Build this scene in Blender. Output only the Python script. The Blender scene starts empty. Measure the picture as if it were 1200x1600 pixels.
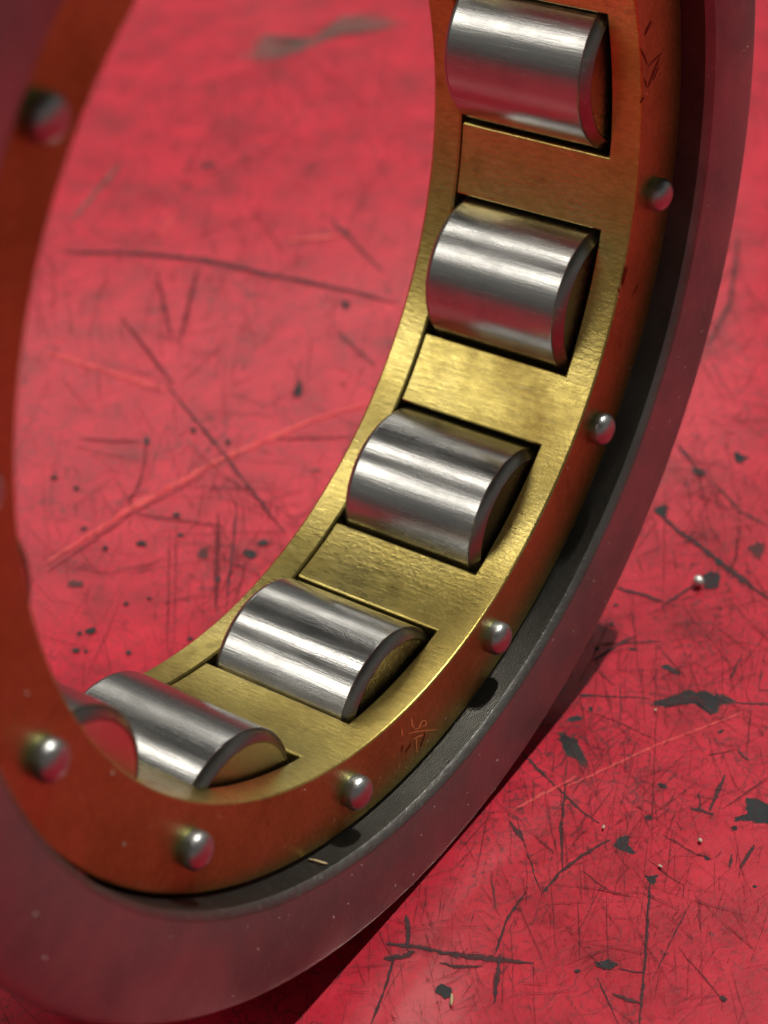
import bpy, bmesh, math, random
from mathutils import Vector, Matrix

random.seed(7)
SC = bpy.context.scene
S = 0.1                                  # bearing outer radius in metres

# ------------------------------------------------------------------ camera
CAM = Vector((-1.85827748, -1.35254684, 2.40964564)) * S
RT = Vector((0.56850151, -0.81983241, -0.0684168))
DN = Vector((-0.52508832, -0.29757659, -0.79732705))
FW = Vector((0.63331532, 0.48920649, -0.59965716))
FPX = 3161.353                           # focal length in pixels of the 1200x1600 photograph
cd = bpy.data.cameras.new('camera')
cam = bpy.data.objects.new('camera', cd)
SC.collection.objects.link(cam)
m = Matrix.Identity(4)
for i in range(3):
    m[i][0] = RT[i]; m[i][1] = -DN[i]; m[i][2] = -FW[i]; m[i][3] = CAM[i]
cam.matrix_world = m
cd.sensor_fit = 'VERTICAL'
cd.sensor_height = 24.0
cd.sensor_width = 18.0
cd.lens = FPX / 1600 * 24.0
cd.clip_start = 0.01
cd.clip_end = 100
cd.dof.use_dof = True
cd.dof.focus_distance = 0.315
cd.dof.aperture_fstop = 12.5
SC.camera = cam
SC.render.resolution_x, SC.render.resolution_y = 768, 1024

# ------------------------------------------------------------------ room light
W = bpy.data.worlds.new('World'); SC.world = W; W.use_nodes = True
wn = W.node_tree; wn.nodes.clear()
wo = wn.nodes.new('ShaderNodeOutputWorld'); bg = wn.nodes.new('ShaderNodeBackground')
tc = wn.nodes.new('ShaderNodeTexCoord'); sx = wn.nodes.new('ShaderNodeSeparateXYZ'); rp = wn.nodes.new('ShaderNodeValToRGB')
wn.links.new(tc.outputs['Generated'], sx.inputs[0]); wn.links.new(sx.outputs['Z'], rp.inputs[0])
wn.links.new(rp.outputs[0], bg.inputs[0]); wn.links.new(bg.outputs[0], wo.inputs[0])
cr = rp.color_ramp
for k in range(2): cr.elements.new(.5)
for e, (p, c) in zip(cr.elements, ((0.0, .08), (.38, .20), (.58, .09), (.85, .025))):   # dim floor level, lit walls, high dark ceiling
    e.position = p; e.color = (c, c, c * .92, 1)
bg.inputs[1].default_value = 1.0

def lamp(name, d, dist, size, watt, col=(1, .95, .86), sy=None, upright=False):
    l = bpy.data.lights.new(name, 'AREA'); l.energy = watt; l.color = col
    if sy: l.shape = 'RECTANGLE'; l.size = size; l.size_y = sy
    else: l.shape = 'DISK'; l.size = size
    o = bpy.data.objects.new(name, l); SC.collection.objects.link(o)
    v = Vector(d).normalized()
    o.location = v * dist + Vector((0, 0, S))
    ya = (Vector((0, 1, 0)) - v * v.y).normalized(); xa = ya.cross(v)      # long tubes run along y
    if upright: xa = Vector((0, 0, 1)).cross(v).normalized(); ya = v.cross(xa)
    o.rotation_euler = Matrix((xa, ya, v)).transposed().to_euler()
    return o
lamp('ceiling_lamp', (.49, -.050, .87), 3.2, .075, 72)
lamp('ceiling_lamp', (.455, -.065, .89), 3.2, .055, 26)
lamp('ceiling_tube', (-.10, .50, .86), 3.4, .20, 13, sy=1.5)
lamp('ceiling_tube', (.50, .38, .77), 4.0, .12, 3.2, sy=.5)
lamp('ceiling_tube', (-.60, .47, .64), 5.0, 1.1, 34, sy=2.4)
lamp('added_sheen_panel', (.62, .60, .55), 6.0, 3.6, 22, sy=1.0, upright=True)  # added area light, gives the far table its pale sheen

vs = SC.view_settings
vs.view_transform = 'Standard'; vs.look = 'None'; vs.exposure = 0.0; vs.gamma = 1.0; vs.use_curve_mapping = False

# ------------------------------------------------------------------ helpers
def link(o, parent=None):
    SC.collection.objects.link(o)
    if parent is not None: o.parent = parent
    return o
def new_obj(name, verts, faces, mat, parent=None, smooth=None, uv=None):
    me = bpy.data.meshes.new(name)
    me.from_pydata([tuple(v) for v in verts], [], faces)
    if uv is not None:
        l = me.uv_layers.new(name='UVMap')
        for i, lp in enumerate(me.loops): l.data[i].uv = uv[lp.vertex_index]
    me.update()
    if smooth is not None:
        me.shade_smooth()
        me.set_sharp_from_angle(angle=math.radians(smooth))
    me.materials.append(mat)
    return link(bpy.data.objects.new(name, me), parent)
def fix_normals(o):
    bm = bmesh.new(); bm.from_mesh(o.data); bmesh.ops.recalc_face_normals(bm, faces=bm.faces); bm.to_mesh(o.data); bm.free()
def lathe_y(profile, n, closed=True):
    """profile = [(r, y)] revolved about the y axis"""
    vs_, fs = [], []
    k = len(profile)
    for i in range(n):
        a = 2 * math.pi * i / n; c, s = math.cos(a), math.sin(a)
        for r, y in profile: vs_.append((r * c, y, r * s))
    for i in range(n):
        j = (i + 1) % n
        for q in range(k if closed else k - 1):
            w = (q + 1) % k
            fs.append((i * k + q, i * k + w, j * k + w, j * k + q))
    return vs_, fs
def bevel(o, w, seg=2, ang=35):
    b = o.modifiers.new('bevel', 'BEVEL'); b.width = w; b.segments = seg
    b.limit_method = 'ANGLE'; b.angle_limit = math.radians(ang); b.harden_normals = True

def table_at(u, v, z=0.0):
    """photograph pixel -> point on the table (the table is the plane z = 0)"""
    d = RT * ((u - 600) / FPX) + DN * ((v - 800) / FPX) + FW
    return CAM + d * ((z - CAM.z) / d.z)
def plane_y(u, v, y):
    d = RT * ((u - 600) / FPX) + DN * ((v - 800) / FPX) + FW
    return CAM + d * ((y - CAM.y) / d.y)

# ------------------------------------------------------------------ materials
class NT:
    def __init__(s, name):
        s.mat = bpy.data.materials.new(name); s.mat.use_nodes = True
        s.t = s.mat.node_tree; s.t.nodes.clear()
        s.out = s.n('ShaderNodeOutputMaterial'); s.p = s.n('ShaderNodeBsdfPrincipled')
        s.l(s.p.outputs[0], s.out.inputs[0])
        s.co = s.n('ShaderNodeTexCoord').outputs['Object']
    def n(s, k, **kw):
        x = s.t.nodes.new(k)
        for a, b in kw.items(): setattr(x, a, b)
        return x
    def l(s, a, b): s.t.links.new(a, b)
    def mapping(s, scale=(1, 1, 1), rot=(0, 0, 0), loc=(0, 0, 0)):
        x = s.n('ShaderNodeMapping'); s.l(s.co, x.inputs[0])
        x.inputs['Scale'].default_value = scale; x.inputs['Rotation'].default_value = rot; x.inputs['Location'].default_value = loc
        return x.outputs[0]
    def noise(s, scale, detail=4, rough=.55, vec=None, dist=0):
        x = s.n('ShaderNodeTexNoise'); s.l(vec if vec is not None else s.co, x.inputs['Vector'])
        x.inputs['Scale'].default_value = scale; x.inputs['Detail'].default_value = detail
        x.inputs['Roughness'].default_value = rough; x.inputs['Distortion'].default_value = dist
        return x.outputs['Fac']
    def ramp(s, fac, stops):
        x = s.n('ShaderNodeValToRGB'); s.l(fac, x.inputs[0]); e = x.color_ramp.elements
        while len(e) < len(stops): e.new(.5)
        for q, (p, c) in zip(e, stops):
            q.position = p; q.color = (c, c, c, 1) if isinstance(c, (int, float)) else (*c, 1)
        return x.outputs[0]
    def mix(s, fac, a, b, mode='MIX'):
        x = s.n('ShaderNodeMix', data_type='RGBA', blend_type=mode)
        for i, v in ((0, fac), (6, a), (7, b)):
            if isinstance(v, (int, float)): x.inputs[i].default_value = v
            elif isinstance(v, tuple): x.inputs[i].default_value = (*v, 1)
            else: s.l(v, x.inputs[i])
        return x.outputs[2]
    def math(s, op, a, b=None, c=None):
        x = s.n('ShaderNodeMath', operation=op)
        for i, v in enumerate((a, b, c)):
            if v is None: continue
            if isinstance(v, (int, float)): x.inputs[i].default_value = v
            else: s.l(v, x.inputs[i])
        return x.outputs[0]
    def bump(s, h, strength, dist, prev=None):
        x = s.n('ShaderNodeBump'); s.l(h, x.inputs['Height'])
        x.inputs['Strength'].default_value = strength; x.inputs['Distance'].default_value = dist
        if prev is not None: s.l(prev, x.inputs['Normal'])
        return x.outputs[0]
    def set(s, **kw):
        for k, v in kw.items():
            i = s.p.inputs[k.replace('_', ' ')]
            if isinstance(v, (int, float)): i.default_value = v
            elif isinstance(v, tuple): i.default_value = (*v, 1)
            else: s.l(v, i)
        return s.mat

def m_table():
    t = NT('red_painted_surface')
    big = t.noise(14, 5, .6)
    mid = t.noise(70, 6, .65)
    fine = t.noise(900, 5, .7)
    col = t.ramp(mid, [(.28, (.27, .003, .014)), (.5, (.50, .005, .027)), (.74, (.66, .016, .045))])
    # worn patches where the paint has gone dull and pinkish
    col = t.mix(t.ramp(big, [(.52, 0), (.78, .22)]), col, (.58, .085, .095))
    # ground-in grime, in fine specks gathered in patches
    gm = t.math('MULTIPLY', t.ramp(fine, [(.50, 0), (.64, 1)]), t.ramp(t.noise(42, 4, .6), [(.36, .12), (.66, .85)]))
    col = t.mix(gm, col, (.10, .022, .028))
    # a net of faint cracks
    vor = t.n('ShaderNodeTexVoronoi', feature='DISTANCE_TO_EDGE'); vor.inputs['Scale'].default_value = 130
    warp = t.n('ShaderNodeTexNoise'); warp.inputs['Scale'].default_value = 60; warp.inputs['Detail'].default_value = 4; t.l(t.co, warp.inputs['Vector'])
    add = t.n('ShaderNodeVectorMath', operation='MULTIPLY_ADD'); t.l(warp.outputs['Color'], add.inputs[0])
    add.inputs[1].default_value = (.03, .03, .03); t.l(t.co, add.inputs[2]); t.l(add.outputs[0], vor.inputs['Vector'])
    crk = t.math('MULTIPLY', t.ramp(vor.outputs['Distance'], [(.0, 1), (.035, 0)]), t.ramp(t.noise(30, 4, .6, t.mapping(loc=(3, 1, 0))), [(.40, 0), (.62, .85)]))
    col = t.mix(crk, col, (.10, .014, .02))
    rough = t.ramp(mid, [(.3, .36), (.7, .52)])
    h = t.math('ADD', t.math('MULTIPLY', fine, .35), mid)
    nb = t.bump(h, .25, .0006)
    return t.set(Base_Color=col, Roughness=rough, Normal=nb, Specular_IOR_Level=.22, Coat_Weight=.42, Coat_Roughness=.16)

def m_mark(name, col, col2, cover, edge_lo, edge_hi, lip=None):
    """worn-through marks; edges frayed with noise, the paint shows through the gaps"""
    t = NT(name)
    uvn = t.n('ShaderNodeUVMap'); uvn.uv_map = 'UVMap'
    sp = t.n('ShaderNodeSeparateXYZ'); t.l(uvn.outputs[0], sp.inputs[0])
    n1 = t.noise(900, 6, .75); n2 = t.noise(160, 4, .6)
    e = t.math('ADD', sp.outputs['X'], t.math('MULTIPLY', t.math('SUBTRACT', n1, .5), 2.4))
    e = t.math('ADD', e, t.math('MULTIPLY', t.math('SUBTRACT', n2, .5), 1.2))
    a = t.math('MULTIPLY', t.ramp(e, [(edge_lo, 0), (edge_hi, 1)]), cover)
    c = t.mix(t.ramp(n2, [(.35, 0), (.65, 1)]), col, col2)
    if lip: c = t.mix(t.ramp(e, [(edge_lo, 1), (edge_hi + .1, 0)]), c, lip)
    t.set(Base_Color=c, Roughness=.7, Specular_IOR_Level=.2, Alpha=a, Normal=t.bump(n1, .3, .0003))
    return t.mat

def m_steel(name, base, r0, r1, dark=.6, lines=False, grain=(1, 1, 1), bumpk=.08):
    t = NT(name)
    big = t.noise(55, 5, .6); scr = t.noise(900, 4, .6, t.mapping(scale=grain)); fine = t.noise(2600, 3, .6)
    b = Vector(base)
    col = t.ramp(big, [(.3, tuple(b * dark)), (.65, tuple(b))])
    col = t.mix(t.ramp(scr, [(.60, 0), (.72, .5)]), col, tuple(b * 1.35))
    rough = t.math('ADD', t.ramp(big, [(.3, r1), (.7, r0)]), t.math('MULTIPLY', t.math('SUBTRACT', scr, .5), .18))
    nb = t.bump(scr, bumpk, .0004)
    nb = t.bump(fine, bumpk * .8, .0002, nb)
    if lines:
        wv = t.n('ShaderNodeTexWave', wave_type='BANDS', bands_direction='Y'); t.l(t.co, wv.inputs['Vector'])
        wv.inputs['Scale'].default_value = 900; wv.inputs['Distortion'].default_value = .6; wv.inputs['Detail'].default_value = 2
        wv.inputs['Detail Scale'].default_value = 1.2
        nb = t.bump(wv.outputs['Fac'], .8, .00014, nb)
    return t.set(Base_Color=col, Metallic=1.0, Roughness=rough, Normal=nb)

def m_brass(name, sparkle=.55, r0=.24, r1=.42, tone=(1, 1, 1)):
    t = NT(name)
    big = t.noise(38, 5, .6); mid = t.noise(160, 4, .6)
    ax = t.noise(420, 4, .65, t.mapping(scale=(4, .4, 4)))       # tool marks running along the bearing's axis
    fine = t.noise(1500, 3, .6)
    col = t.ramp(big, [(.30, tuple(k * x for k, x in zip(tone, (.38, .27, .072)))), (.5, tuple(k * x for k, x in zip(tone, (.60, .475, .14)))), (.72, tuple(k * x for k, x in zip(tone, (.68, .56, .21))))])
    col = t.mix(t.ramp(mid, [(.6, 0), (.78, .5)]), col, (.17, .11, .04))
    col = t.mix(1.0, col, t.ramp(t.noise(1500, 3, .6, t.mapping(scale=(1, .35, 1))), [(.36, .90), (.5, 1.0), (.64, 1.12)]), 'MULTIPLY')  # fine light and dark flecks imitate sparkle in the colour
    col = t.mix(t.ramp(ax, [(.60, 0), (.70, .40 if tone == (1, 1, 1) else .12)]), col, (.80, .66, .30))          # bare scratches along the axis
    rough = t.math('ADD', t.ramp(big, [(.3, r1), (.7, r0)]), t.math('MULTIPLY', t.math('SUBTRACT', ax, .5), .3))
    nb = t.bump(fine, sparkle * .42, .00025)
    nb = t.bump(ax, sparkle * .38, .0002, nb)
    return t.set(Base_Color=col, Metallic=.93, Roughness=rough, Normal=nb)

M_TABLE = m_table()
M_CHIP = m_mark('worn_through_paint', (.020, .025, .029), (.036, .040, .043), 1.0, .20, .36, (.40, .07, .06))
M_SMUDGE = m_mark('grey_rub_mark', (.045, .050, .050), (.08, .06, .058), .62, .20, .75)
M_GREEN = m_mark('grey_green_smear', (.10, .13, .11), (.17, .15, .13), .50, .15, .9)
M_LINE = m_mark('dark_scratch', (.035, .035, .040), (.085, .035, .040), .85, .15, .55)
M_FAINT = m_mark('faint_scratch', (.11, .024, .030), (.16, .026, .034), .60, .05, .5)
M_PALE = m_mark('pale_crease', (.85, .09, .10), (.80, .13, .13), .75, .06, .55)
M_RING = m_steel('dark_ground_steel', (.34, .41, .395), .42, .58, .66, grain=(3, 3, .4), bumpk=.2)
M_RIB = m_steel('turned_dark_steel', (.125, .12, .107), .34, .50, .6, lines=True, bumpk=.08)
M_RCHAM = m_steel('worn_bright_chamfer', (.27, .265, .25), .36, .52, .55, bumpk=.3)
M_ROLL = m_steel('polished_roller_steel', (.52, .515, .50), .17, .30, .62, grain=(2.2, .12, 2.2), bumpk=.06)
M_CHAM = m_steel('dull_roller_chamfer', (.38, .37, .35), .28, .40, .65, bumpk=.12)
M_END = m_steel('ground_roller_end', (.80, .78, .72), .24, .34, .8, bumpk=.06)
M_RIV = m_steel('bright_rivet_steel', (.48, .495, .495), .34, .46, .6, bumpk=.16)
M_BRASS = m_brass('aged_brass')
M_BFACE = m_brass('tarnished_brass_face', .25, .34, .48, (.68, .84, .9))
M_GLINT = NT('lit_scratched_brass').set(Base_Color=(.85, .62, .22), Metallic=.5, Roughness=.5)  # scratched brass, its colour brightened to look lit
M_DARKCUT = NT('tarnished_engraving').set(Base_Color=(.20, .10, .045), Metallic=1.0, Roughness=.55)

# ------------------------------------------------------------------ the red surface
def table_top():
    x0, x1, y0, y1 = -3.0, 5.0, -3.0, 5.0
    o = new_obj('table_top', [(x0, y0, 0), (x1, y0, 0), (x1, y1, 0), (x0, y1, 0), (x0, y0, -.04), (x1, y0, -.04), (x1, y1, -.04), (x0, y1, -.04)],
                [(0, 1, 2, 3), (7, 6, 5, 4), (0, 4, 5, 1), (1, 5, 6, 2), (2, 6, 7, 3), (3, 7, 4, 0)], M_TABLE)
    o['kind'] = 'structure'; o['label'] = 'red painted bench surface covered in scratches and worn spots'
    return o
TABLE = table_top()
Z = [2.0e-5]
def nz():
    Z[0] += 1.6e-6
    return Z[0]
def chip(poly, mat=None, jit=1.6, name='paint_chip'):
    """an area where the paint is gone: a frayed outline on the table, two rings so that the edge can fade"""
    z = nz(); pts = []
    n = len(poly)
    cx = sum(p[0] for p in poly) / n; cy = sum(p[1] for p in poly) / n
    for i in range(n):
        a, b = poly[i], poly[(i + 1) % n]
        L = math.hypot(b[0] - a[0], b[1] - a[1]); k = max(1, int(L / 5))
        for q in range(k):
            f = q / k
            pts.append((a[0] + (b[0] - a[0]) * f + random.uniform(-jit, jit), a[1] + (b[1] - a[1]) * f + random.uniform(-jit, jit)))
    N = len(pts)
    out = [(cx + (p[0] - cx) * 1.12, cy + (p[1] - cy) * 1.12) for p in pts]
    inn = [(cx + (p[0] - cx) * .72, cy + (p[1] - cy) * .72) for p in pts]
    vsx = [table_at(*p, z) for p in out] + [table_at(*p, z) for p in inn] + [table_at(cx, cy, z)]
    uv = [(0, 0)] * N + [(1, 0)] * N + [(1, 0)]
    fs = []
    for i in range(N):
        j = (i + 1) % N
        fs.append((i, j, N + j, N + i)); fs.append((N + i, N + j, 2 * N))
    o = new_obj(name, vsx, fs, mat or M_CHIP, TABLE, uv=uv)
    return o
def spot(u, v, w, h, ang=0, mat=None):
    n = 9; a = math.radians(ang); P = []
    for i in range(n):
        t = 2 * math.pi * i / n; r = random.uniform(.75, 1.15)
        x, y = w / 2 * math.cos(t) * r, h / 2 * math.sin(t) * r
        P.append((u + x * math.cos(a) - y * math.sin(a), v + x * math.sin(a) + y * math.cos(a)))
    return chip(P, mat, min(w, h) * .05)
def ribbon_geo(path, width, z, jit, step=9, taper=True):
    pts = []
    for i in range(len(path) - 1):
        a, b = path[i], path[i + 1]
        L = math.hypot(b[0] - a[0], b[1] - a[1]); k = max(2, int(L / step))
        for q in range(k + (i == len(path) - 2)):
            f = q / k; pts.append((a[0] + (b[0] - a[0]) * f, a[1] + (b[1] - a[1]) * f))
    vs_, uv, fs = [], [], []; n = len(pts)
    for i, p in enumerate(pts):
        a, b = pts[max(0, i - 1)], pts[min(n - 1, i + 1)]
        tx, ty = b[0] - a[0], b[1] - a[1]; L = math.hypot(tx, ty) or 1
        nx, ny = -ty / L, tx / L
        w = width * random.uniform(.65, 1.25) * .62
        if taper: w *= .35 + .65 * min(1, 4 * min(i, n - 1 - i) / n + .1)
        o = random.uniform(-jit, jit)
        for s, u_ in ((-1, 0), (0, 1), (1, 0)):
            vs_.append((p[0] + nx * (w * s + o), p[1] + ny * (w * s + o))); uv.append((u_, 0))
    for i in range(n - 1):
        b = 3 * i
        fs += [(b, b + 1, b + 4, b + 3), (b + 1, b + 2, b + 5, b + 4)]
    return vs_, uv, fs
def scratch(path, width, mat=None, jit=.8):
    z = nz()
    vs_, uv, fs = ribbon_geo(path, width, z, jit)
    return new_obj('scratch', [table_at(*p, z) for p in vs_], fs, mat or M_LINE, TABLE, uv=uv)

def sub(scale, ox, oy, pts): return [(x / scale + ox, y / scale + oy) for x, y in pts]
A8 = lambda *p: sub(3, 800, 1000, p)
A4 = lambda *p: sub(1.5, 400, 900, p)
A6 = lambda *p: sub(2, 0, 450, p)
A5 = lambda *p: sub(2, 0, 0, p)
A7 = lambda *p: sub(4, 950, 550, p)
# in front of and to the right of the ring
chip(A8((655, 285), (740, 270), (800, 238), (900, 235), (985, 255), (1045, 290), (970, 310), (965, 340), (930, 350), (880, 310), (870, 300), (780, 300), (700, 318), (660, 310)))
chip(A8((215, 430), (290, 450), (330, 520), (350, 570), (320, 565), (260, 545), (230, 500)))
chip(A8((230, 470), (300, 460), (370, 600), (330, 600)), M_SMUDGE)
chip(A8((1040, 830), (1100, 820), (1095, 740), (1130, 735), (1200, 765), (1240, 800), (1230, 870), (1110, 850), (1040, 850)))
chip(A8((470, 965), (500, 920), (550, 920), (550, 960), (580, 1000), (520, 990)))
chip(A8((700, 125), (740, 118), (790, 150), (780, 165), (730, 145)))
chip(A8((615, 1100), (660, 1108), (685, 1100), (665, 1145), (640, 1130)))
for q in ((1013, 1277, 14, 10, 0), (1035, 1228, 17, 8, 20), (900, 1123, 25, 10, -5), (923, 1107, 8, 8, 0), (1148, 1294, 11, 9, 0), (982, 1180, 7, 4, 0), (1126, 1143, 12, 5, -30),
          (933, 1013, 9, 7, 0), (988, 1014, 12, 5, 10), (1105, 1341, 14, 6, 25), (853, 1389, 6, 8, 0), (870, 1368, 5, 5, 0), (1179, 1385, 8, 5, 0)):
    spot(*q)
scratch(A8((1000, 630), (960, 720), (925, 800)), 7); scratch(A8((840, 790), (900, 805), (945, 815)), 7); scratch(A8((875, 720), (882, 795)), 4.5)
scratch(A8((1138, 960), (1070, 1065)), 9); scratch(A8((1032, 1005), (1020, 1065)), 6.5, M_LINE); scratch(A8((1070, 1065), (1062, 1120)), 2, M_FAINT)
scratch(A8((310, 255), (480, 265), (650, 272)), 3.5); scratch(A8((310, 256), (370, 260)), 8); scratch(A8((1045, 292), (1200, 300), (1260, 302)), 4)
scratch(A8((-60, 430), (60, 540), (240, 720), (320, 795), (410, 860)), 4.5); scratch(A8((460, 935), (330, 1010), (230, 1080), (140, 1190)), 6)
scratch(A8((258, 560), (248, 700), (230, 900), (235, 1080)), 4); scratch(A8((225, 840), (230, 930)), 6); scratch(A8((-10, 850), (60, 945)), 8)
scratch(A8((690, 30), (820, 190)), 4, M_FAINT); scratch(A8((675, 0), (672, 480), (650, 1020)), 2, M_FAINT); scratch(A8((510, 200), (510, 390)), 2.5)
scratch(A8((1172, 140), (1155, 232), (1230, 237)), 3); scratch(A8((1082, 60), (1020, 185)), 4, M_LINE); scratch(A8((380, 100), (500, 20), (580, -20)), 6)
scratch(A8((640, 1030), (700, 1080), (800, 1150)), 3, M_FAINT); scratch(A8((230, 700), (680, 490), (1080, 340)), 4, M_PALE); scratch(A8((410, 20), (560, 12), (700, 5)), 3.5)
scratch(A8((710, 915), (860, 1000), (940, 1030)), 3.5, M_FAINT); scratch(A8((330, 1080), (460, 1180)), 3, M_FAINT); scratch(A8((920, 540), (1060, 510)), 3, M_FAINT)
scratch(A8((1060, 520), (1110, 570)), 5, M_LINE); scratch(A8((1120, 330), (1100, 520)), 3, M_FAINT); scratch(A8((330, 320), (510, 390), (700, 480)), 2.2, M_FAINT)
scratch(A8((20, 830), (60, 960), (140, 1200)), 2.6); scratch(A8((110, 920), (200, 1000)), 3, M_FAINT); scratch(A8((770, 845), (795, 890)), 4, M_FAINT)
scratch(A8((985, 790), (1090, 720), (1200, 640)), 2.6, M_FAINT); scratch(A8((300, 640), (110, 740), (0, 800)), 5, M_PALE)
scratch(A4((305, 862), (370, 868), (470, 888), (560, 898), (650, 907)), 9); scratch(A4((300, 897), (340, 893), (372, 880)), 11); scratch(A4((430, 905), (470, 915), (530, 915)), 5)
scratch(A4((572, 885), (565, 940), (558, 1000)), 8); scratch(A4((352, 795), (356, 830), (355, 875)), 11); scratch(A4((325, 885), (305, 960), (270, 1050)), 4.5)
scratch(A4((632, 740), (590, 800), (560, 885)), 5.5, M_LINE); spot(694, 1548, 26, 22, 10); chip(A4((792, 905), (830, 898), (852, 910), (830, 922), (800, 918)))
scratch(A4((850, 920), (912, 930)), 4); scratch(A4((925, 700), (918, 800), (912, 900), (898, 1060)), 6, M_LINE); scratch(A4((835, 978), (900, 1002)), 6)
scratch(A4((1022, 760), (970, 860), (930, 945)), 2.2); scratch(A4((800, 940), (850, 1050)), 2.6); scratch(A4((550, 690), (560, 770)), 6, M_SMUDGE); spot(1130, 1560, 14, 7, 30)
scratch(A4((755, 760), (760, 900)), 2.5, M_FAINT); spot(902, 1517, 9, 6); scratch(A4((715, 480), (720, 700)), 2.2, M_FAINT); scratch(A4((990, 870), (1100, 1000)), 2.4, M_FAINT)
chip(A7((275, 975), (350, 958), (385, 965), (355, 1045), (300, 1015)))
scratch(A7((340, 1030), (430, 1110), (560, 1200), (700, 1310), (850, 1430), (1000, 1540)), 10); spot(1123, 877, 15, 13, 30)
chip(A7((585, 1400), (640, 1365), (700, 1385), (690, 1480), (600, 1475)))
scratch(A7((430, 575), (490, 640), (550, 720)), 6); spot(1093, 738, 22, 14, 25); scratch(A7((640, 800), (820, 985), (1000, 1090)), 7, M_SMUDGE)
chip(A7((785, 640), (800, 615), (840, 640), (885, 655), (825, 690), (790, 690))); chip(A7((860, 1220), (930, 1180), (990, 1210), (960, 1270), (950, 1320)), M_SMUDGE)
scratch(A7((50, 1470), (200, 1510), (350, 1560)), 6, M_LINE); scratch(A7((330, 1590), (440, 1520), (530, 1460)), 5); scratch(A7((360, 820), (345, 1540)), 1.8, M_FAINT)
scratch(A7((480, 780), (525, 990)), 2, M_LINE); scratch(A7((310, 1050), (170, 1240)), 2, M_LINE); scratch(A7((820, 1080), (800, 1300), (740, 1400)), 5, M_FAINT)
scratch([(1155, 370), (1140, 475), (1105, 540)], 12, M_SMUDGE); spot(955, 975, 10, 6, 0); spot(962, 945, 8, 5)
scratch([(930, 745 + 300), (960, 1070)], 3, M_FAINT)
# seen through the bore
scratch(A6((140, 862), (400, 692), (700, 530), (1000, 402), (1160, 358)), 9, M_PALE); scratch(A6((150, 885), (400, 712), (640, 585)), 4, M_FAINT)
scratch(A6((150, 200), (520, 320)), 7, M_PALE); scratch(A6((520, 300), (700, 520), (890, 765)), 5, M_LINE); scratch(A6((742, 655), (728, 800), (705, 1005)), 4)
scratch(A6((682, 700), (675, 1010)), 9, M_FAINT); scratch(A6((530, 760), (522, 1140)), 3, M_FAINT); scratch(A6((550, 740), (545, 1100)), 2, M_FAINT); scratch(A6((770, 850), (735, 980)), 4, M_FAINT)
chip(A6((935, 280), (945, 330), (930, 342), (915, 330)))
for x, y, w, h in ((285, 1070, 22, 13), (250, 1078, 9, 8), (238, 1132, 12, 9), (268, 1134, 8, 6), (395, 985, 10, 8), (400, 1140, 10, 9), (780, 830, 24, 14), (822, 796, 16, 11), (440, 798, 20, 10),
                   (565, 770, 13, 6), (552, 708, 14, 8), (460, 480, 9, 14), (605, 443, 11, 9), (712, 480, 13, 7), (170, 592, 15, 7), (240, 625, 10, 8), (682, 910, 9, 9), (595, 1095, 12, 6), (262, 750, 11, 6), (465, 968, 8, 5), (328, 812, 12, 8)):
    spot(x / 2, y / 2 + 450, w * .95, h * .95, random.uniform(-20, 20))
spot(317, 865, 22, 20, 0, M_SMUDGE); spot(495, 735, 16, 5, -10, M_SMUDGE); spot(118, 912, 30, 14, 0, M_SMUDGE)
scratch(A6((460, 490), (440, 600), (400, 680)), 4, M_FAINT); scratch(A6((250, 470), (440, 480)), 4, M_FAINT); scratch(A6((870, 470), (1100, 465)), 5, M_FAINT)
scratch(A6((200, 870), (340, 890), (520, 850)), 2, M_FAINT); scratch(A6((430, 705), (700, 745)), 4, M_FAINT)
scratch(A5((200, 785), (420, 790), (640, 812), (760, 840), (1080, 905), (1230, 945)), 7, M_LINE)
chip(A5((750, 185), (815, 105), (900, 142), (1000, 110), (1080, 40), (1200, 42), (1260, 80), (1060, 110), (930, 165), (830, 195)), M_GREEN, name='grey_smear')
scratch(A5((225, 690), (300, 600), (375, 515)), 11, M_GREEN); scratch(A5((1030, 680), (1110, 760), (1200, 850)), 10, M_SMUDGE); scratch(A5((1050, 1030), (1170, 1140)), 8, M_SMUDGE)
spot(540, 475, 16, 12, 20); scratch(A5((490, 850), (530, 1040)), 7, M_FAINT); scratch(A5((620, 830), (560, 1070)), 7, M_FAINT); spot(325, 258, 30, 8, 0, M_SMUDGE)
scratch(A5((380, 990), (540, 1200)), 7, M_FAINT); scratch(A5((900, 750), (1060, 735)), 6, M_PALE); scratch(A5((490, 745), (540, 680)), 5, M_PALE)

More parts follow.
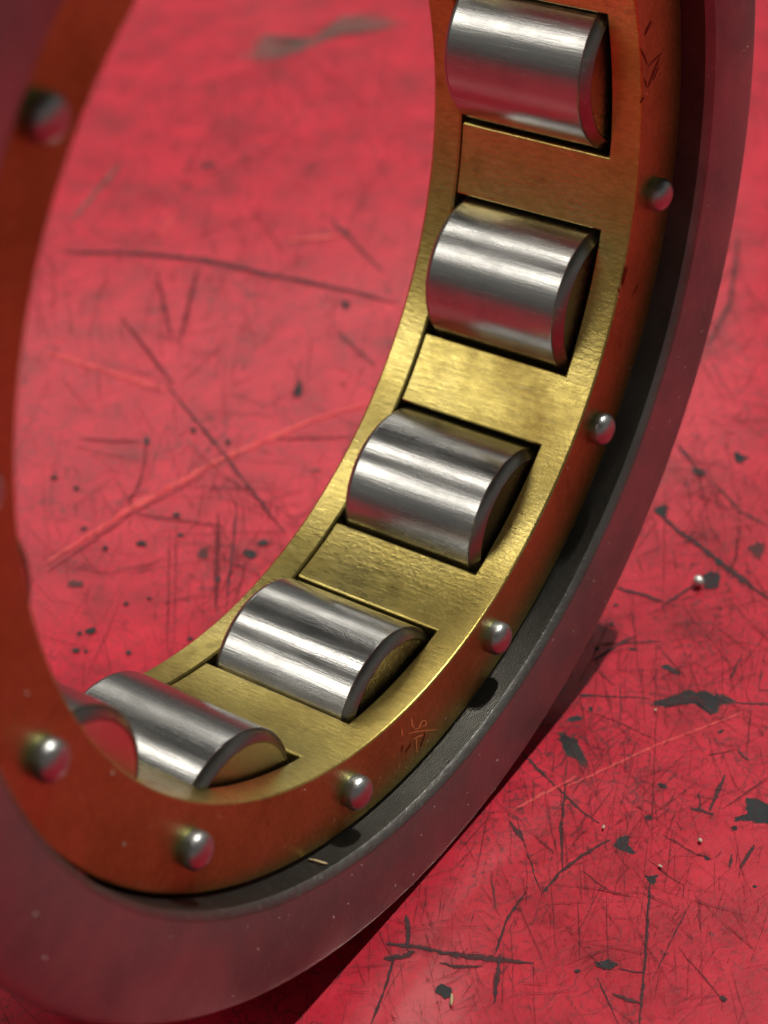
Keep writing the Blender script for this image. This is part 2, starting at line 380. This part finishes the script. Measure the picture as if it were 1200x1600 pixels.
def hairlines(n):
    """hundreds of hair-thin scratches, too many to count"""
    V, U, F = [], [], []
    spots_ = [(1000, 1150, 90), (880, 1330, 110), (1100, 1020, 80), (1080, 1450, 120), (700, 1500, 90), (300, 950, 110), (420, 850, 70), (1120, 780, 60)]
    rnd = random.Random(3); z0 = Z[0] + 4e-6
    for i in range(n):
        if i % 3: u, v = rnd.uniform(-80, 1280), rnd.uniform(60, 1680)
        else:
            cu, cv, sd = rnd.choice(spots_); u, v = rnd.gauss(cu, sd), rnd.gauss(cv, sd)
        L = rnd.choice((8, 12, 20, 30, 45, 70, 120)) * rnd.uniform(.6, 1.3)
        a = rnd.choice((0, 0, 90, 90, 90, 60, -35, 42, 118)) + rnd.gauss(0, 14); a = math.radians(a)
        dx, dy = math.cos(a) * L / 2, math.sin(a) * L / 2; b = rnd.uniform(-.05, .05) * L
        path = [(u - dx, v - dy), (u - dy * b / L, v + dx * b / L), (u + dx, v + dy)]
        vv, uu, ff = ribbon_geo(path, rnd.choice((.7, .8, .9, 1.1, 1.5)), 0, .3, 16)
        k = len(V); z = z0 + i * 1.2e-8
        V += [table_at(*p, z) for p in vv]; U += uu; F += [tuple(q + k for q in f) for f in ff]
    o = new_obj('fine_scratches', V, F, M_FAINT, TABLE, uv=U); o['kind'] = 'stuff'
    return o
hairlines(4200)

# ------------------------------------------------------------------ the bearing
R_CI, R_CO, R_RIB, R_RACE = .7012, .8335, .8395, .9015
Y_C0, Y_P0, Y_SEAM, Y_C1, Y_RING = .0497, .105, .3845, .4428, .493
R_RIVET, R_PITCH, R_ROLL = .7654, .7665, .1345
PH0 = math.radians(-13.583); STEP = math.radians(30)
HALF, HALF_O = math.radians(9.95), math.radians(10.6)   # half pocket angle at the bore and at the outside

bearing = link(bpy.data.objects.new('roller_bearing', None)); bearing.empty_display_size = .02
bearing.location = (0, 0, 0)
bearing['label'] = 'large steel roller bearing with riveted brass cage standing on its edge on the red surface'
bearing['category'] = 'bearing'
CEN = Vector((0, 0, S + .00012))
def at_axis(o): o.location = CEN; return o
def scaled(pts): return [(x * S, y * S, z * S) for x, y, z in pts]

# outer ring
def rnd_corner(r0, y0, r1, y1, rc, yc, n=4):
    """quarter round from (r0,y0) to (r1,y1) bulging to the corner (rc,yc)"""
    out = []
    for i in range(n + 1):
        t = i / n; a = (1 - t) ** 2; b = 2 * t * (1 - t) * .8; c = t * t; s = a + b + c
        out.append(((a * r0 + b * rc + c * r1) / s, (a * y0 + b * yc + c * y1) / s))
    return out
prof = []
prof += [(R_RIB, .0125), (R_RIB + .0008, .0110), (.8488, .0010), (.8512, 0)]
prof += rnd_corner(.985, 0, 1.0, .015, 1.0, 0)
prof += rnd_corner(1.0, Y_RING - .015, .985, Y_RING, 1.0, Y_RING)
prof += [(.8512, Y_RING), (.8488, Y_RING - .001), (R_RIB + .0008, Y_RING - .011), (R_RIB, Y_RING - .0125)]
prof += [(R_RIB, Y_SEAM + .006), (R_RIB + .002, Y_SEAM + .004), (R_RACE, Y_SEAM + .004), (R_RACE, Y_P0 - .004), (R_RIB + .002, Y_P0 - .004), (R_RIB, Y_P0 - .006)]
v, f = lathe_y(prof, 256)
ring = at_axis(new_obj('outer_ring', scaled(v), f, M_RING, bearing)); fix_normals(ring)
ring.data.shade_smooth(); ring.data.set_sharp_from_angle(angle=math.radians(28))
ring.data.materials.append(M_RIB); ring.data.materials.append(M_RCHAM)
for q in ring.data.polygons:
    r_, y_ = math.hypot(q.center.x, q.center.z) / S, q.center.y / S
    if r_ < .8515 and abs(q.normal.y) < .97 and (y_ < .0122 or y_ > Y_RING - .0122): q.material_index = 2
    elif r_ < R_RACE + .001 and abs(q.normal.y) < .97: q.material_index = 1
ring['label'] = 'dark ground steel outer ring'

# cage body: front flange and twelve bars cut from one piece
def cage_body():
    bm = bmesh.new(); V = {}
    def vt(r, y, a):
        k = (round(r, 5), round(y, 5), round(math.degrees(a) % 360, 3))
        if k not in V: V[k] = bm.verts.new((r * math.cos(a) * S, y * S, r * math.sin(a) * S))
        return V[k]
    def q(*p):
        try: bm.faces.new([vt(*x) for x in p])
        except ValueError: pass
    NB, NP = 6, 12
    h, ho = STEP / 2 - HALF, STEP / 2 - HALF_O
    def ang(t):                                     # t in 0..1 across a bar, 1..2 across a pocket
        return (-h + 2 * h * t, -ho + 2 * ho * t) if t <= 1 else (h + 2 * HALF * (t - 1), ho + 2 * HALF_O * (t - 1))
    for k in range(12):
        ac = PH0 - STEP * k                         # a bar, with its rivet in the middle
        ts = [(i / NB, (i + 1) / NB, True) for i in range(NB)] + [(1 + i / NP, 1 + (i + 1) / NP, False) for i in range(NP)]
        for t0, t1, bar in ts:
            (a, A), (b, B) = ang(t0), ang(t1); a += ac; b += ac; A += ac; B += ac
            q((R_CI, Y_C0, a), (R_CI, Y_C0, b), (R_CO, Y_C0, B), (R_CO, Y_C0, A))
            q((R_CI, Y_C0, a), (R_CI, Y_P0, a), (R_CI, Y_P0, b), (R_CI, Y_C0, b))
            q((R_CO, Y_C0, A), (R_CO, Y_C0, B), (R_CO, Y_P0, B), (R_CO, Y_P0, A))
            if bar:
                q((R_CI, Y_P0, a), (R_CI, Y_SEAM, a), (R_CI, Y_SEAM, b), (R_CI, Y_P0, b))
                q((R_CO, Y_P0, A), (R_CO, Y_P0, B), (R_CO, Y_SEAM, B), (R_CO, Y_SEAM, A))
                q((R_CI, Y_SEAM, a), (R_CO, Y_SEAM, A), (R_CO, Y_SEAM, B), (R_CI, Y_SEAM, b))
            else:
                q((R_CI, Y_P0, a), (R_CO, Y_P0, A), (R_CO, Y_P0, B), (R_CI, Y_P0, b))
        for e, E_ in ((-h, -ho), (h, ho)):
            q((R_CI, Y_P0, ac + e), (R_CI, Y_SEAM, ac + e), (R_CO, Y_SEAM, ac + E_), (R_CO, Y_P0, ac + E_))
    bmesh.ops.recalc_face_normals(bm, faces=bm.faces)
    me = bpy.data.meshes.new('cage'); bm.to_mesh(me); bm.free()
    me.shade_smooth(); me.set_sharp_from_angle(angle=math.radians(35)); me.materials.append(M_BRASS); me.materials.append(M_BFACE)
    for p_ in me.polygons:
        if abs(p_.normal.y) > .9 and p_.center.y < (Y_C0 + .01) * S: p_.material_index = 1
    o = link(bpy.data.objects.new('cage', me), bearing); bevel(o, .0045 * S, 2, 40)
    return at_axis(o)
cage = cage_body(); cage['label'] = 'brass cage with rectangular pockets between its bars'

g = .004
pp = [(R_CI + .003, Y_SEAM + .003), (R_CI, Y_SEAM + .006), (R_CI, Y_C1 - .006), (R_CI + .005, Y_C1), (R_CO - .005, Y_C1), (R_CO, Y_C1 - .006), (R_CO, Y_SEAM + .006), (R_CO - .003, Y_SEAM + .003)]
v, f = lathe_y(pp, 192)
plate = new_obj('side_plate', scaled(v), f, M_BRASS, cage); fix_normals(plate)
plate.data.shade_smooth(); plate.data.set_sharp_from_angle(angle=math.radians(30)); plate['label'] = 'flat brass rear plate of the cage'

# rivets
rp_ = [(.0245, .004), (.0255, -.004), (.0262, -.0115), (.0256, -.0150), (.0238, -.0195), (.0200, -.0240), (.0145, -.0272), (.0080, -.0290), (.0006, -.0296)]
rp_ = [(r * 1.07, y) for r, y in rp_]
v, f = lathe_y(rp_, 28, closed=False)
proto = None
for k in range(12):
    a = PH0 - STEP * k
    if proto is None:
        o = new_obj('rivet', scaled(v), f, M_RIV, cage); fix_normals(o); o.data.shade_smooth(); proto = o
    else:
        o = proto.copy(); SC.collection.objects.link(o); o.parent = cage
    o.location = (R_RIVET * math.cos(a) * S, Y_C0 * S, R_RIVET * math.sin(a) * S)
    o.rotation_euler = (random.uniform(-.05, .05), random.uniform(0, 6.28), random.uniform(-.05, .05))

# rollers
YR0, YR1 = Y_P0 + .0045, Y_SEAM - .003
def roller_profile():
    P = [(.0005, YR0 + .0015), (R_ROLL - .0185, YR0 + .0012), (R_ROLL - .0150, YR0), (R_ROLL - .0138, YR0 + .0006)]
    P += [(R_ROLL - .0080, YR0 + .0045), (R_ROLL - .0038, YR0 + .0085), (R_ROLL - .0010, YR0 + .0125), (R_ROLL, YR0 + .0150), (R_ROLL, YR0 + .0170)]
    Q = [(r, YR1 - (y - YR0)) for r, y in reversed(P)]
    return P + Q
v, f = lathe_y(roller_profile(), 96, closed=False)
proto = None
for k in range(12):
    a = PH0 - STEP * (k + .5)
    if proto is None:
        o = new_obj('roller', scaled(v), f, M_ROLL, bearing); fix_normals(o)
        o.data.materials.append(M_CHAM); o.data.materials.append(M_END)
        for q in o.data.polygons:
            yc_ = q.center.y / S; e_ = min(yc_ - YR0, YR1 - yc_)
            if abs(q.normal.y) > .95 and e_ < .003: q.material_index = 2
            elif e_ < .0152: q.material_index = 1
        o.data.shade_smooth(); o.data.set_sharp_from_angle(angle=math.radians(24)); proto = o
    else:
        o = proto.copy(); SC.collection.objects.link(o); o.parent = bearing
    o.location = CEN + Vector((R_PITCH * math.cos(a) * S, 0, R_PITCH * math.sin(a) * S))
    o.rotation_euler = (0, random.uniform(0, 6.28), 0)

# hand-engraved strokes on the cage's front face
def stroke(path, w, mat, name='engraved_stroke'):
    y = (Y_C0 - .0006) * S
    vs_, uv, fs = ribbon_geo(path, w, 0, w * .12, 3)
    P = [plane_y(p[0], p[1], y) - CEN for p in vs_]
    return new_obj(name, P, fs, mat, cage)
G1 = lambda *p: sub(9.23, 590, 1090, p)
for pth, w, mt in ((((485, 300), (500, 400), (545, 460)), 2.6, M_GLINT), (((545, 460), (600, 440), (640, 340), (690, 330), (700, 390), (640, 420)), 2.6, M_GLINT),
                   (((440, 520), (560, 490), (700, 470), (870, 460)), 2.0, M_GLINT), (((520, 600), (590, 560), (660, 540)), 3.2, M_GLINT), (((560, 560), (560, 680), (570, 790)), 1.8, M_GLINT),
                   (((690, 510), (650, 640), (610, 720)), 1.6, M_DARKCUT), (((350, 440), (355, 550)), 1.8, M_GLINT), (((370, 680), (345, 800)), 1.6, M_DARKCUT),
                   (((490, 650), (400, 800)), 1.4, M_DARKCUT), (((315, 950), (315, 1020)), 1.5, M_GLINT), (((400, 1000), (425, 1025)), 2, M_GLINT)):
    stroke(G1(*pth), w, mt)
G2 = lambda *p: sub(7.27, 960, 20, p)
for pth, w, mt in ((((425, 90), (385, 170), (345, 260)), 2.6, M_DARKCUT), (((300, 410), (345, 500), (375, 590)), 2.4, M_DARKCUT), (((540, 460), (450, 540), (380, 620)), 1.6, M_DARKCUT),
                   (((520, 500), (440, 690), (385, 850)), 2.2, M_DARKCUT), (((510, 600), (440, 770)), 1.5, M_DARKCUT), (((355, 900), (375, 935)), 2.6, M_GLINT), (((345, 960), (290, 1030)), 2.4, M_DARKCUT), (((340, 740), (370, 850)), 1.6, M_DARKCUT)):
    stroke(G2(*pth), w, mt)
for pth, w, mt in ((((981, 415), (977, 430), (973, 446)), 1.8, M_DARKCUT), (((977, 416), (971, 444)), 1.6, M_DARKCUT), (((965, 450), (968, 458)), 2.4, M_DARKCUT), (((964, 463), (969, 465)), 1.6, M_GLINT), (((998, 444), (988, 462)), 1.8, M_DARKCUT)):
    stroke(pth, w, mt)

# dust and filings clinging to the front faces
def specks(name, parent, r0, r1, y, n, mat, seed):
    rnd = random.Random(seed); V, F = [], []
    for i in range(n):
        a = rnd.uniform(0, 2 * math.pi); r = rnd.uniform(r0, r1); L = rnd.uniform(.0009, .0026) * rnd.choice((.6, 1, 1, 1.6)); w = L * rnd.uniform(.18, .6); t = rnd.uniform(0, math.pi)
        c = Vector((r * math.cos(a), y, r * math.sin(a))); e = Vector((math.cos(t), 0, math.sin(t))); g_ = Vector((-math.sin(t), 0, math.cos(t)))
        k = len(V)
        V += [(c + e * L) * S, (c + g_ * w) * S, (c - e * L) * S, (c - g_ * w) * S, (c + Vector((0, -w * .8, 0))) * S]
        F += [(k, k + 1, k + 4), (k + 1, k + 2, k + 4), (k + 2, k + 3, k + 4), (k + 3, k, k + 4), (k + 3, k + 2, k + 1, k)]
    o = new_obj(name, V, F, mat, parent); o['kind'] = 'stuff'
    return o
M_DUST = NT('pale_dust').set(Base_Color=(.62, .56, .48), Metallic=.3, Roughness=.5)
specks('dust_specks', ring, .86, .98, -.0002, 260, M_DUST, 5)
specks('dust_specks', cage, .71, .825, Y_C0 - .0002, 90, M_DUST, 9)

# ------------------------------------------------------------------ loose bits lying about
def lump(name, loc, size, mat, label, cat, rot=0, n=2, jit=.18):
    bm = bmesh.new(); bmesh.ops.create_icosphere(bm, subdivisions=n, radius=1.0)
    rr = random.Random(hash(label) % 1000 if False else len(label))
    for q in bm.verts:
        k = 1 + rr.uniform(-jit, jit); q.co = Vector((q.co.x * size[0] * k, q.co.y * size[1] * k, q.co.z * size[2] * k))
    me = bpy.data.meshes.new(name); bm.to_mesh(me); bm.free(); me.shade_smooth(); me.materials.append(mat)
    o = link(bpy.data.objects.new(name, me)); o.location = loc; o.rotation_euler = (0, 0, rot)
    lo = min((Matrix.Rotation(rot, 4, 'Z') @ q.co).z for q in me.vertices)
    o.location.z = loc[2] - lo
    o['label'] = label; o['category'] = cat
    return o
M_BEAD = NT('silvery_bead').set(Base_Color=(.80, .80, .76), Metallic=.6, Roughness=.3)
tw = NT('dry_wood'); M_WOOD = tw.set(Base_Color=tw.ramp(tw.noise(900, 4), [(.3, (.42, .30, .14)), (.7, (.66, .52, .30))]), Roughness=.7)
tg = NT('pale_grit'); M_GRIT = tg.set(Base_Color=tg.ramp(tg.noise(1500, 3), [(.3, (.42, .34, .24)), (.7, (.75, .66, .52))]), Roughness=.75)
ZT = 5e-5 + Z[0]
lump('metal_bead', (*table_at(1091, 915).xy, ZT), (.0012, .0010, .0009), M_BEAD, 'small shiny white metal bead beside a dark chip in the red paint', 'bead', .6, 3, .05)
def heading(u0, v0, u1, v1):
    e = table_at(u1, v1) - table_at(u0, v0); return math.atan2(e.y, e.x)
lump('wood_splinter', (*table_at(706, 1566).xy, ZT), (.0011, .00026, .0002), M_WOOD, 'tiny pale splinter lying on the red paint by a long dark cross scratch', 'splinter', heading(706, 1550, 705, 1580), 2, .25)
lump('grit_grain', (*table_at(1032, 1356).xy, ZT), (.00042, .00024, .00014), M_GRIT, 'pale oval grit grain next to a dark chip on the red paint', 'grit', heading(0, 0, 8, 3), 2, .3)
lump('grit_grain', (*table_at(1094, 1316).xy, ZT), (.00045, .00030, .00018), M_GRIT, 'yellowish grit grain on the red paint below a dark V-shaped gouge', 'grit', .9, 2, .3)
lump('grit_grain', (*table_at(943, 1295).xy, ZT), (.00042, .0002, .00014), M_GRIT, 'slender white grit grain lying above a five-sided dark chip', 'grit', heading(943, 1299, 946, 1290), 2, .3)
lump('grit_grain', (*table_at(1024, 1112).xy, ZT), (.00028, .00022, .00013), M_GRIT, 'round white speck under the edge of the largest dark paint chip', 'grit', .2, 2, .3)

# a splinter lying on the ring's rib, in front of the cage
d = RT * ((497 - 600) / FPX) + DN * ((1349 - 800) / FPX) + FW
c0 = CAM - CEN; rr_ = (R_RIB) * S
qa = d.x ** 2 + d.z ** 2; qb = 2 * (c0.x * d.x + c0.z * d.z); qc = c0.x ** 2 + c0.z ** 2 - rr_ ** 2
hit = CAM + d * ((-qb + math.sqrt(qb * qb - 4 * qa * qc)) / (2 * qa))
nrm = (CEN - hit); nrm.y = 0; nrm.normalize()
o = lump('wood_splinter', (0, 0, 0), (.0015, .00028, .00022), M_WOOD, 'short straw-coloured splinter resting inside the lower rim of the steel ring', 'splinter', 0, 2)
xa = Vector((.35, -.9, 0)); xa = (xa - nrm * xa.dot(nrm)).normalized(); ya = nrm.cross(xa)
mm = Matrix.Identity(4)
for i in range(3): mm[i][0] = xa[i]; mm[i][1] = ya[i]; mm[i][2] = nrm[i]; mm[i][3] = (hit + nrm * .0003)[i]
o.matrix_world = mm
